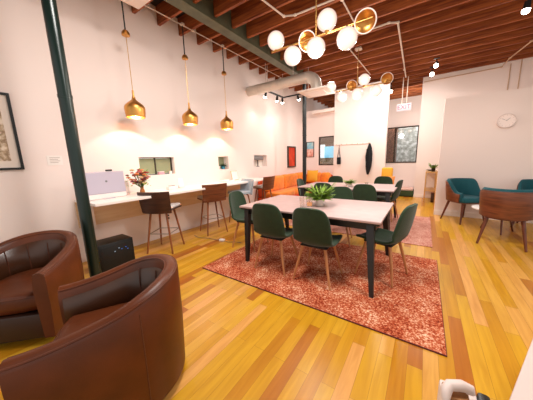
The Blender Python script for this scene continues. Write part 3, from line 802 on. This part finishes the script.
# ------------------------------------------------------------------ rugs
RZ = .015
def rug(label, x0, x1, y0, y1, m, rz=0):
    t = thing('area_rug', label, 'rug', ((x0+x1)/2, (y0+y1)/2, 0), rz)
    w_, l_ = (x1-x0)/2, (y1-y0)/2
    MB().span(-w_, w_, -l_, l_, 0.001, .011, .003).build('pile', m, t, smooth=False)
    n = MB()
    loop = [(-w_, -l_), (w_, -l_), (w_, l_), (-w_, l_), (-w_, -l_)]
    n.tube([(x, y, .006) for x, y in loop], .0055, 6); n.build('edge_binding', 'rug_edge' if m == 'rug' else m, t)
    return t
rug('red flecked rug under the front table', -2.27, .22, 1.78, 3.52, 'rug')
rug('faded pink rug under the rear table', -2.4, .18, 4.02, 6.0, 'rug2')

# ------------------------------------------------------------------ tables
def table(label, cx, cy_, w_, d_, z, top='tabletop'):
    t = thing('dining_table', label, 'table', (cx, cy_, RZ), 0)
    z -= RZ
    MB().box((0, 0, z-.0125), (w_, d_, .025), bev=.005).build('tabletop', top, t)
    MB().span(-w_/2+.012, w_/2-.012, -d_/2+.012, d_/2-.012, z-.045, z-.0255).build('top_edge_board', 'tableleg', t, smooth=False)
    ap = .05
    for a_ in ((-w_/2+ap, w_/2-ap, -d_/2+ap, -d_/2+ap+.02), (-w_/2+ap, w_/2-ap, d_/2-ap-.02, d_/2-ap), (-w_/2+ap, -w_/2+ap+.02, -d_/2+ap+.02, d_/2-ap-.02), (w_/2-ap-.02, w_/2-ap, -d_/2+ap+.02, d_/2-ap-.02)):
        MB().span(*a_, z-.105, z-.046).build('apron', 'tableleg', t, smooth=False)
    for sx in (-1, 1):
        for sy_ in (-1, 1):
            tx, ty = sx*(w_/2-.10), sy_*(d_/2-.06); bx, by = sx*(w_/2-.105)+.07, (-d_/2-.085 if sy_ < 0 else d_/2-.04)
            rows = []
            for u, h in ((0, .035), (.3, .032), (1, .019)):
                x, y_, zz = tx+(bx-tx)*u, ty+(by-ty)*u, (z-.046)*(1-u)
                rows.append([(x-h, y_-h, zz), (x+h, y_-h, zz), (x+h, y_+h, zz), (x-h, y_+h, zz)])
            MB().loft(rows).build('leg', 'tableleg', t, smooth=False)
    return t
TZ = .745
table('pale topped dining table with splayed black legs, nearer the camera on the red rug', -1.18, 2.86, 1.76, 1.10, TZ)
table('pale topped dining table with splayed black legs, farther back on the pink rug', -1.37, 5.13, 1.90, 1.10, TZ)

# ------------------------------------------------------------------ green dining chairs
def shell_grid():
    prof = [(.235, .425), (.225, .447), (.18, .455), (.10, .448), (0, .438), (-.08, .436), (-.14, .445), (-.18, .475), (-.205, .52), (-.222, .58), (-.238, .66), (-.25, .73), (-.257, .78), (-.262, .82), (-.265, .842), (-.267, .856), (-.268, .862)]
    wid = [.175, .20, .215, .222, .224, .222, .218, .215, .214, .212, .207, .198, .186, .164, .138, .10, .04]
    rows = []
    for i, ((y_, z), w_) in enumerate(zip(prof, wid)):
        row = []; u = i/(len(prof)-1)
        for k in range(15):
            v = k/7-1
            if u < .45: row.append((w_*v, y_, z+.032*abs(v)**2.6))
            else: row.append((w_*v, y_+.055*abs(v)**2.2*(w_/.22)**2, z))
        rows.append(row)
    return rows
def dining_chair(label, loc, facing):
    t = thing('dining_chair', label, 'chair', loc, facing-PI/2, 'green shell chairs round the two tables')
    g = shell_grid()
    MB().sheet(g, -.03).build('seat_shell', 'green', t, sub=1)
    MB().box((0, .0, .408), (.30, .30, .018), bev=.004).build('seat_frame', 'blackmat', t)
    for sx in (-1, 1):
        for sy_ in (-1, 1):
            MB().tube([(sx*.125, sy_*.125, .41), (sx*.17, sy_*.17, .2), (sx*.212, sy_*.205, 0)], [.017, .015, .010], 12).build('leg', 'chairleg', t)
    return t
dc = dining_chair('left of two green chairs turned away from us at the front table', (-1.475, 2.33, RZ), math.radians(92))
def chair(label, x, y_, deg): return dup(dc, label, (x, y_, RZ), math.radians(deg)-PI/2)
chair('right of two green chairs turned away from us at the front table', -.925, 2.33, 90)
chair('green shell chair seen from the side at the right end of the front table', -.33, 2.77, 165)
chair('green chair at the left end of the front table, beside grey stool', -2.22, 2.72, 5)
chair('green shell chair on the far side of the front table, behind the fern', -1.10, 3.60, -80)
chair('dark green chair at the near side of the rear table, below the coat', -.88, 4.64, 90)
chair('dark green chair at the near side of the rear table, half hidden behind the fern', -1.66, 4.64, 90)
chair('green chair on the far side of the rear table, left one near the sofa end', -1.96, 5.88, -92)
chair('green chair on the far side of the rear table, right one below the black coat', -.80, 5.98, -88)
chair('green chair at the left end of the rear table by the black column', -2.27, 5.12, 4)
chair('green chair at the right end of the rear table by the pink rug edge', -.64, 5.42, 170)

# things on the tables
leafy('potted_fern', 'bushy bright green fern in a white pot in the middle of the front table', 'plant', (-1.10, 2.82, TZ), .062, .085, 150, .23, 1.45, 'fern', 'pot', .45, .016)
leafy('potted_plant', 'small green plant in a white pot on the rear table', 'plant', (-1.31, 5.02, TZ), .07, .085, 70, .15, 1.1, 'fern', 'pot', .6, .014)
gl = thing('drinking_glass', 'tall clear drinking glass on the front table left of the candle', 'glass', (-1.27, 2.63, TZ))
MB().lathe([(.026, 0), (.031, .13), (.0295, .13), (.025, .008), (.0001, .007)], 24).build('tumbler', 'glass', gl)
gl2 = thing('drinking_glass', 'clear drinking glass on the front table behind the candle', 'glass', (-1.25, 2.78, TZ))
MB().lathe([(.026, 0), (.031, .12), (.0295, .12), (.025, .008), (.0001, .007)], 24).build('tumbler', 'glass', gl2)
ca = thing('candle_jar', 'peach candle in a glass jar on the front table beside the fern', 'candle', (-1.20, 2.71, TZ))
MB().lathe([(.034, 0), (.038, .02), (.038, .075), (.036, .075), (.035, .01), (.0001, .01)], 24).build('jar', 'glass', ca)
MB().lathe([(.0001, .008), (.033, .012), (.034, .05), (.0001, .05)], 24).build('wax', 'candle', ca)
MB().tube([(0, 0, .05), (0, 0, .062)], .002, 6).build('wick', 'black', ca)
lt = thing('drinking_glass', 'small glass on the rear table near its right end', 'glass', (-.95, 4.95, TZ))
MB().lathe([(.028, 0), (.033, .10), (.031, .10), (.027, .008), (.0001, .007)], 20).build('tumbler', 'glass', lt)

# floor outlet with cord
fb = thing('power_adapter', 'white power adapter lying on the wood floor left of the red rug', 'adapter', (-2.79, 2.64, 0))
MB().box((0, 0, .018), (.09, .06, .036), bev=.008, rz=.4).build('body', 'white', fb)
crv = [(-.66, -.06, .006), (-.5, -.1, .006), (-.3, -.03, .006), (-.12, -.02, .006), (-.045, -.01, .012)]
MB().tube(crv, .004, 6).build('cord', 'grey', fb)
MB().tube([(.045, .01, .012), (.14, .0, .006), (.24, .07, .006), (.36, .09, .006)], .004, 6).build('plug_lead', 'grey', fb)

# ------------------------------------------------------------------ sectional sofa
so = thing('sectional_sofa', 'orange L shaped sectional sofa in the far left corner', 'sofa', (0, 0, 0))
X0 = XL+.02; XS = -3.13
def cush(x0, x1, y0, y1, z0, z1, name, m, bev=.05):
    return MB().box(((x0+x1)/2, (y0+y1)/2, (z0+z1)/2), (x1-x0, y1-y0, z1-z0), bev=bev, seg=3).build(name, m, so)
cush(X0, XS, 5.15, YB-.04, .10, .30, 'base', 'orange_d', .02)
cush(XS, -2.66, 7.22, YB-.04, .10, .30, 'base', 'orange_d', .02)
for y0, y1 in ((5.17, 6.1), (6.11, 7.04), (7.05, 7.98)):
    cush(X0+.25, XS-.01 if y1 < 7.2 else XS+.1, y0, y1, .285, .46, 'seat_cushion', 'orange')
cush(-3.02, -2.68, 7.2, 7.95, .285, .46, 'seat_cushion', 'orange')
cush(X0, X0+.20, 5.15, YB-.04, .30, .80, 'back_frame', 'orange_d', .06)
cush(X0+.2, -2.66, YB-.24, YB-.04, .30, .78, 'back_frame', 'orange_d', .06)
for y0, y1 in ((5.2, 6.1), (6.12, 7.02), (7.04, 7.75)):
    cush(X0+.13, X0+.36, y0, y1, .44, .88, 'back_cushion', 'orange', .08)
for x0, x1 in ((-3.5, -3.0), (-3.0, -2.68)):
    cush(x0, x1, YB-.42, YB-.16, .44, .86, 'back_cushion', 'orange', .08)
for xx, yy in ((X0+.06, 5.25), (XS-.06, 5.25), (XS-.06, 7.0), (-2.72, 7.3), (-2.72, YB-.1), (X0+.06, YB-.1)):
    MB().tube([(xx, yy, 0), (xx, yy, .11)], .02, 10).build('foot', 'blackmat', so)
def pillow(label, loc, s, rot, m, grp=None):
    n = 12; g = []; g2 = []
    mb = MB()
    for sgn in (1, -1):
        rows = []
        for i in range(n+1):
            row = []
            for k in range(n+1):
                u, v = i/n*2-1, k/n*2-1
                e = (1-abs(u)**2.5)*(1-abs(v)**2.5)
                row.append((u*s*(1-.06*(1-abs(v))), v*s*(1-.06*(1-abs(u))), sgn*s*.30*max(0, e)**.5))
            rows.append(row)
        mb.loft(rows, closed=False, caps=False)
    o = mb.build('throw_pillow', m, None)
    o.location = loc; o.rotation_euler = rot
    return tag(o, label, 'pillow', grp)
pillow('mustard throw pillow on the back of the orange sofa behind the black column', (-3.27, YB-.50, .74), .21, (math.radians(78), 0, 0), 'yellow')

# wall pictures in the far corner
ra = thing('framed_picture', 'dark framed plain red picture on the left wall above the orange sofa', 'picture', (XL, 7.22, 1.43))
MB().span(0, .05, -.28, -.235, -.36, .36).span(0, .05, .235, .28, -.36, .36).span(0, .05, -.235, .235, -.36, -.32).span(0, .05, -.235, .235, .32, .36).build('frame', 'winframe', ra, smooth=False)
MB().span(.005, .02, -.235, .235, -.32, .32).build('canvas', 'redart', ra, smooth=False)
fp = thing('framed_poster', 'framed poster with blue top and pink lower part on the back wall beside the column', 'picture', (-3.56, YB, 1.68))
MB().span(-.15, -.13, -.025, 0, -.28, .28).span(.13, .15, -.025, 0, -.28, .28).span(-.13, .13, -.025, 0, -.28, -.26).span(-.13, .13, -.025, 0, .26, .28).build('frame', 'winframe', fp, smooth=False)
MB().span(-.13, .13, -.014, -.002, .02, .26).build('upper_print', 'skyblue', fp, smooth=False)
MB().span(-.13, .13, -.014, -.002, -.26, .02).build('lower_print', 'posterpink', fp, smooth=False)

# coat rail with coat and bag
YH = 7.9
cr_ = thing('coat_rail', 'slim white coat rail with small hooks on the white wall block', 'coat rail', (-2.0, YH, 1.78))
MB().box((0, -.01, 0), (1.12, .014, .022), bev=.003).build('rail', 'trim', cr_)
for i in range(7):
    x = -.5+i/6
    MB().tube([(x, -.02, .0), (x, -.055, -.005), (x, -.065, .02)], .006, 8).build('hook', 'brassmat', cr_)
ch = thing('coat', 'long black coat hanging from the coat rail', 'coat', (-1.46, YH-.085, 0))
rows = []
for z, a_, b_, dx in ((1.77, .015, .02, 0), (1.72, .035, .035, 0), (1.64, .06, .05, .0), (1.45, .085, .055, .0), (1.25, .09, .055, -.005), (1.05, .082, .05, -.01), (.9, .055, .04, -.015), (.80, .025, .028, -.02)):
    rows.append([(dx+a_*math.cos(q)*(1+.1*math.sin(5*q)), b_*math.sin(q)*(1+.15*math.sin(7*q)), z) for q in [2*PI*k/28 for k in range(28)]])
MB().loft(rows).build('cloth', 'coat', ch, angle=80)
MB().tube([(0, 0, 1.76), (0, .01, 1.80)], .006, 8).build('hanger_loop', 'black', ch)
MB().tube([(-.05, -.045, 1.60), (-.075, -.05, 1.35), (-.06, -.045, 1.1)], [.024, .028, .02], 10).build('sleeve', 'coat', ch)
bg = thing('shoulder_bag', 'small black bag on a strap hanging at the left end of the coat rail', 'bag', (-2.41, YH-.07, 0))
MB().box((0, 0, 1.25), (.13, .06, .24), bev=.025, seg=3).build('body', 'coat', bg)
MB().tube([(-.045, 0, 1.35), (-.025, 0, 1.5), (0, .01, 1.77), (.025, 0, 1.5), (.045, 0, 1.35)], .012, 8).build('strap', 'coat', bg)

# window seat, yellow chair, pillow
bn = thing('window_bench', 'low dark green bench with pink seat pad below the wide window', 'bench', (-.72, 9.02, 0))
MB().span(-.5, .47, -.2, .36, .03, .20, .006).build('base', 'benchg', bn, smooth=False)
MB().span(-.46, .44, -.16, .34, 0, .03).build('plinth', 'blackmat', bn, smooth=False)
MB().box((-.02, .10, .235), (.95, .5, .07), bev=.025, seg=3).build('seat_pad', 'pink', bn)
yc = thing('slipper_chair', 'mustard yellow armless chair behind the right end of the rear table', 'chair', (-.90, 7.35, 0), 0)
MB().box((0, .0, .36), (.34, .46, .14), bev=.05, seg=3).build('seat', 'yellow', yc)
MB().box((0, .22, .72), (.30, .10, .62), bev=.05, seg=3, rx=-.12).build('backrest', 'yellow', yc)
for xx in (-.13, .13):
    for yy in (-.17, .17): MB().tube([(xx, yy, 0), (xx, yy, .3)], [.012, .018], 10).build('leg', 'chairleg', yc)
pillow('orange throw pillow on the mustard slipper chair', (-.80, 7.34, .66), .135, (math.radians(76), 0, math.radians(-14)), 'pillow_o')

# gold console behind the partition end
cs = thing('console_table', 'slim gold framed console table behind the left end of the partition', 'console', (.175, 8.38, 0))
for xx in (-.125, .125):
    for yy in (-.4, .4): MB().span(xx-.012, xx+.012, yy-.012, yy+.012, 0, .86).build('leg', 'gold', cs, smooth=False)
MB().span(-.14, .14, -.42, .42, .86, .885).build('top', 'gold', cs, smooth=False)
MB().span(-.125, .125, -.4, .4, .33, .345).build('shelf', 'gold', cs, smooth=False)
bk = thing('storage_basket', 'narrow dark brown storage basket on the floor under the gold console', 'basket', (.255, 8.08, 0))
MB().box((0, 0, .13), (.09, .14, .26), bev=.015).build('body', 'walnut_dark', bk); MB().box((0, 0, .265), (.096, .15, .02), bev=.006).build('rim', 'walnut', bk)
leafy('potted_plant', 'yellow green plant in a dark pot on the gold console by the partition edge', 'plant', (.21, 8.12, .885), .05, .09, 30, .17, 1.6, 'fern', 'soil', .4, .02)
db = thing('bowl', 'shallow grey bowl on the gold console left of the plant', 'bowl', (.14, 8.5, .885))
MB().lathe([(.03, 0), (.10, .035), (.105, .04), (.098, .038), (.03, .008), (.0001, .008)], 24).build('bowl', 'grey', db)

# clock
ck = thing('wall_clock', 'round white wall clock with pale rim on the partition', 'clock', (1.225, 6.4, 1.96))
MB().tube([(0, 0, 0), (0, -.035, 0)], .132, 40).build('case', 'clockrim', ck)
n_ = 40
MB().tube([(.127*math.cos(2*PI*k/n_), -.038, .127*math.sin(2*PI*k/n_)) for k in range(n_+1)], .010, 8, cap=False).build('rim', 'clockrim', ck)
MB().tube([(0, -.0352, 0), (0, -.0362, 0)], .119, 40).build('face', 'clockface', ck)
for k in range(12):
    q = k*PI/6; MB().box((.10*math.sin(q), -.037, .10*math.cos(q)), (.004, .001, .016), ry=q).build('hour_mark', 'print_grey', ck)
MB().box((.022, -.0385, .022), (.006, .001, .07), ry=PI/4).build('hour_hand', 'grey', ck)
MB().box((-.03, -.0395, .02), (.004, .001, .09), ry=-PI/3).build('minute_hand', 'grey', ck)

# ------------------------------------------------------------------ teal armchairs and white table
def teal_chair(label, loc, facing):
    t = thing('tub_chair', label, 'armchair', loc, facing+PI/2, 'teal tub chairs round the white table')
    t.scale = (1.07, 1.07, 1.08)
    # local sitter looks -y (same U as the armchairs)
    W_, L_ = .245, .17
    def wall(w_, L2, za, zb, z0, th, n=48):
        rows = []
        for x, y_, nx, ny in upath(w_, L2, n):
            k = min(1, max(0, (y_+L2)/(L2+w_))); k = max(0, min(1, (k-.18)/.52)); k = k*k*(3-2*k)
            zt = za+(zb-za)*k; h = th/2; fl = .035*k
            rows.append([(x-nx*h, y_-ny*h, z0), (x+nx*(fl*.5-h), y_+ny*(fl*.5-h), (z0+zt)/2), (x+nx*(fl-h*.9), y_+ny*(fl-h*.9), zt-h), (x+nx*(fl-h*.4), y_+ny*(fl-h*.4), zt), (x+nx*(fl+h*.4), y_+ny*(fl+h*.4), zt), (x+nx*(fl+h*.9), y_+ny*(fl+h*.9), zt-h), (x+nx*(fl*.5+h), y_+ny*(fl*.5+h), (z0+zt)/2), (x+nx*h, y_+ny*h, z0)])
        return rows
    MB().loft(wall(W_+.012, L_, .545, .765, .40, .018)).build('wood_shell', 'walnut', t, angle=60)
    MB().loft(wall(W_-.022, L_+.02, .57, .795, .42, .055)).build('upholstered_back', 'teal', t, angle=70)
    w3 = W_-.01
    poly = [(w3, -L_-.06)]+[(w3*math.cos(a), w3*math.sin(a)) for a in [PI*i/18 for i in range(19)]]+[(-w3, -L_-.06), (-w3*.9, -L_-.09), (0, -L_-.10), (w3*.9, -L_-.09)]
    rws = [[(x*s_, y_*s_, z) for x, y_ in poly] for s_, z in ((.93, .39), (.99, .40), (1, .43), (.985, .468), (.93, .482), (.6, .488))]
    MB().loft(rws).build('seat_cushion', 'teal', t, angle=70)
    MB().prism([(x*.94, y_*.94) for x, y_ in poly], .375, .392).build('seat_base', 'walnut', t)
    for sx in (-1, 1):
        for yy, by in ((-.17, -.23), (.13, .21)):
            MB().tube([(sx*.17, yy, .38), (sx*.235, by, 0)], [.023, .013], 12).build('leg', 'tealleg', t)
    return t
teal_chair('teal tub chair against the partition at the left of the white table', (.70, 6.0, 0), math.radians(-52))
teal_chair('teal tub chair cut off by the right edge of the photo, against the partition', (1.72, 6.0, 0), math.radians(-112))
teal_chair('walnut backed tub chair turned away from us in front of the white table', (1.04, 4.72, 0), math.radians(78))
wt = thing('round_table', 'small low round white table between the tub chairs', 'table', (1.14, 5.45, -.06))
MB().lathe([(.0001, .445), (.36, .447), (.38, .455), (.38, .468), (.0001, .47)], 40).build('tabletop', 'white', wt)
for k in range(3):
    q = 2*PI*k/3+.5
    MB().tube([(.12*math.cos(q), .12*math.sin(q), .446), (.24*math.cos(q), .24*math.sin(q), .06)], [.018, .011], 10).build('leg', 'tealleg', wt)

# ------------------------------------------------------------------ foreground right
af = thing('side_desk', 'white desk corner at the lower right edge of the photo', 'desk', (.25, .81, 0), math.radians(-21))
MB().box((.31, .45, .735), (.62, 1.6, .03), bev=.005).build('desktop', 'deskwhite', af)
MB().span(.02, .04, -.30, 1.2, .64, .72).build('apron', 'deskwhite', af, smooth=False)
MB().span(.58, .60, -.30, 1.2, .64, .72).build('apron', 'deskwhite', af, smooth=False)
for xx in (.05, .57):
    for yy in (-.28, 1.18): MB().tube([(xx, yy, 0), (xx, yy, .72)], [.016, .022], 10).build('leg', 'deskwhite', af)
fd = thing('folder', 'white card folder lying on the white desk at the lower right edge', 'folder', (.27, .79, .75), math.radians(-22))
MB().box((.16, .05, .004), (.28, .42, .008)).build('folder_shade', 'beige', fd, smooth=False)  # brown layer stands in for the shadow at the folder edge
MB().box((.165, .055, .014), (.28, .42, .010), bev=.003).build('cover', 'deskwhite', fd)
cl = thing('storage_case', 'white and black case with rounded white handle at the bottom edge of the photo', 'case', (.2, 1.06, 0))
MB().box((-.005, .03, .165), (.13, .2, .33), bev=.01).build('body', 'casewhite', cl)
MB().box((.082, .035, .17), (.044, .2, .34), bev=.012).build('end_panel', 'black', cl)
MB().box((-.02, .05, .345), (.09, .07, .034), bev=.008).build('handle_shade', 'beige', cl)  # tan block stands in for the brown shadow below the handle
MB().tube([(-.05, -.03, .335), (-.058, -.01, .37), (-.055, .015, .388), (-.043, .04, .392), (.0, .062, .394), (.026, .07, .385), (.03, .062, .37)], [.012, .016, .02, .021, .022, .021, .016], 14).build('handle', 'casewhite', cl)

# ------------------------------------------------------------------ light
def ceiling_fill(loc, size, energy):  # unseen area light without a fixture, added to brighten the room
    l = bpy.data.lights.new('ceiling_fill', 'AREA'); l.shape = 'DISK'; l.size = size; l.energy = energy; l.color = (1, .94, .89)
    o = bpy.data.objects.new('ceiling_fill', l); C.objects.link(o); o.location = loc; return o
ceiling_fill((-1.3, 1.5, 3.58), .8, 85)
ceiling_fill((1.0, 2.2, 3.6), .8, 75)
ceiling_fill((-2.2, 6.3, 3.6), .6, 40)
ceiling_fill((-.55, 7.2, 3.6), .5, 70)
point('exterior_fill', (-.5, 9.75, 2.9), 60, (.95, .97, 1), .1)  # unseen light added to brighten the pier outside the wide window
point('exterior_fill', (-4.2, 9.6, 2.8), 70, (.95, .97, 1), .1)  # unseen light added outside the window behind the sofa
wd = bpy.data.worlds.new('world'); sc.world = wd; wd.use_nodes = True
bgn = wd.node_tree.nodes['Background']; bgn.inputs[0].default_value = (1, .96, .92, 1); bgn.inputs[1].default_value = .9
sc.view_settings.view_transform = 'Standard'; sc.view_settings.look = 'None'; sc.view_settings.gamma = 1; sc.view_settings.use_curve_mapping = False
sc.view_settings.exposure = .1
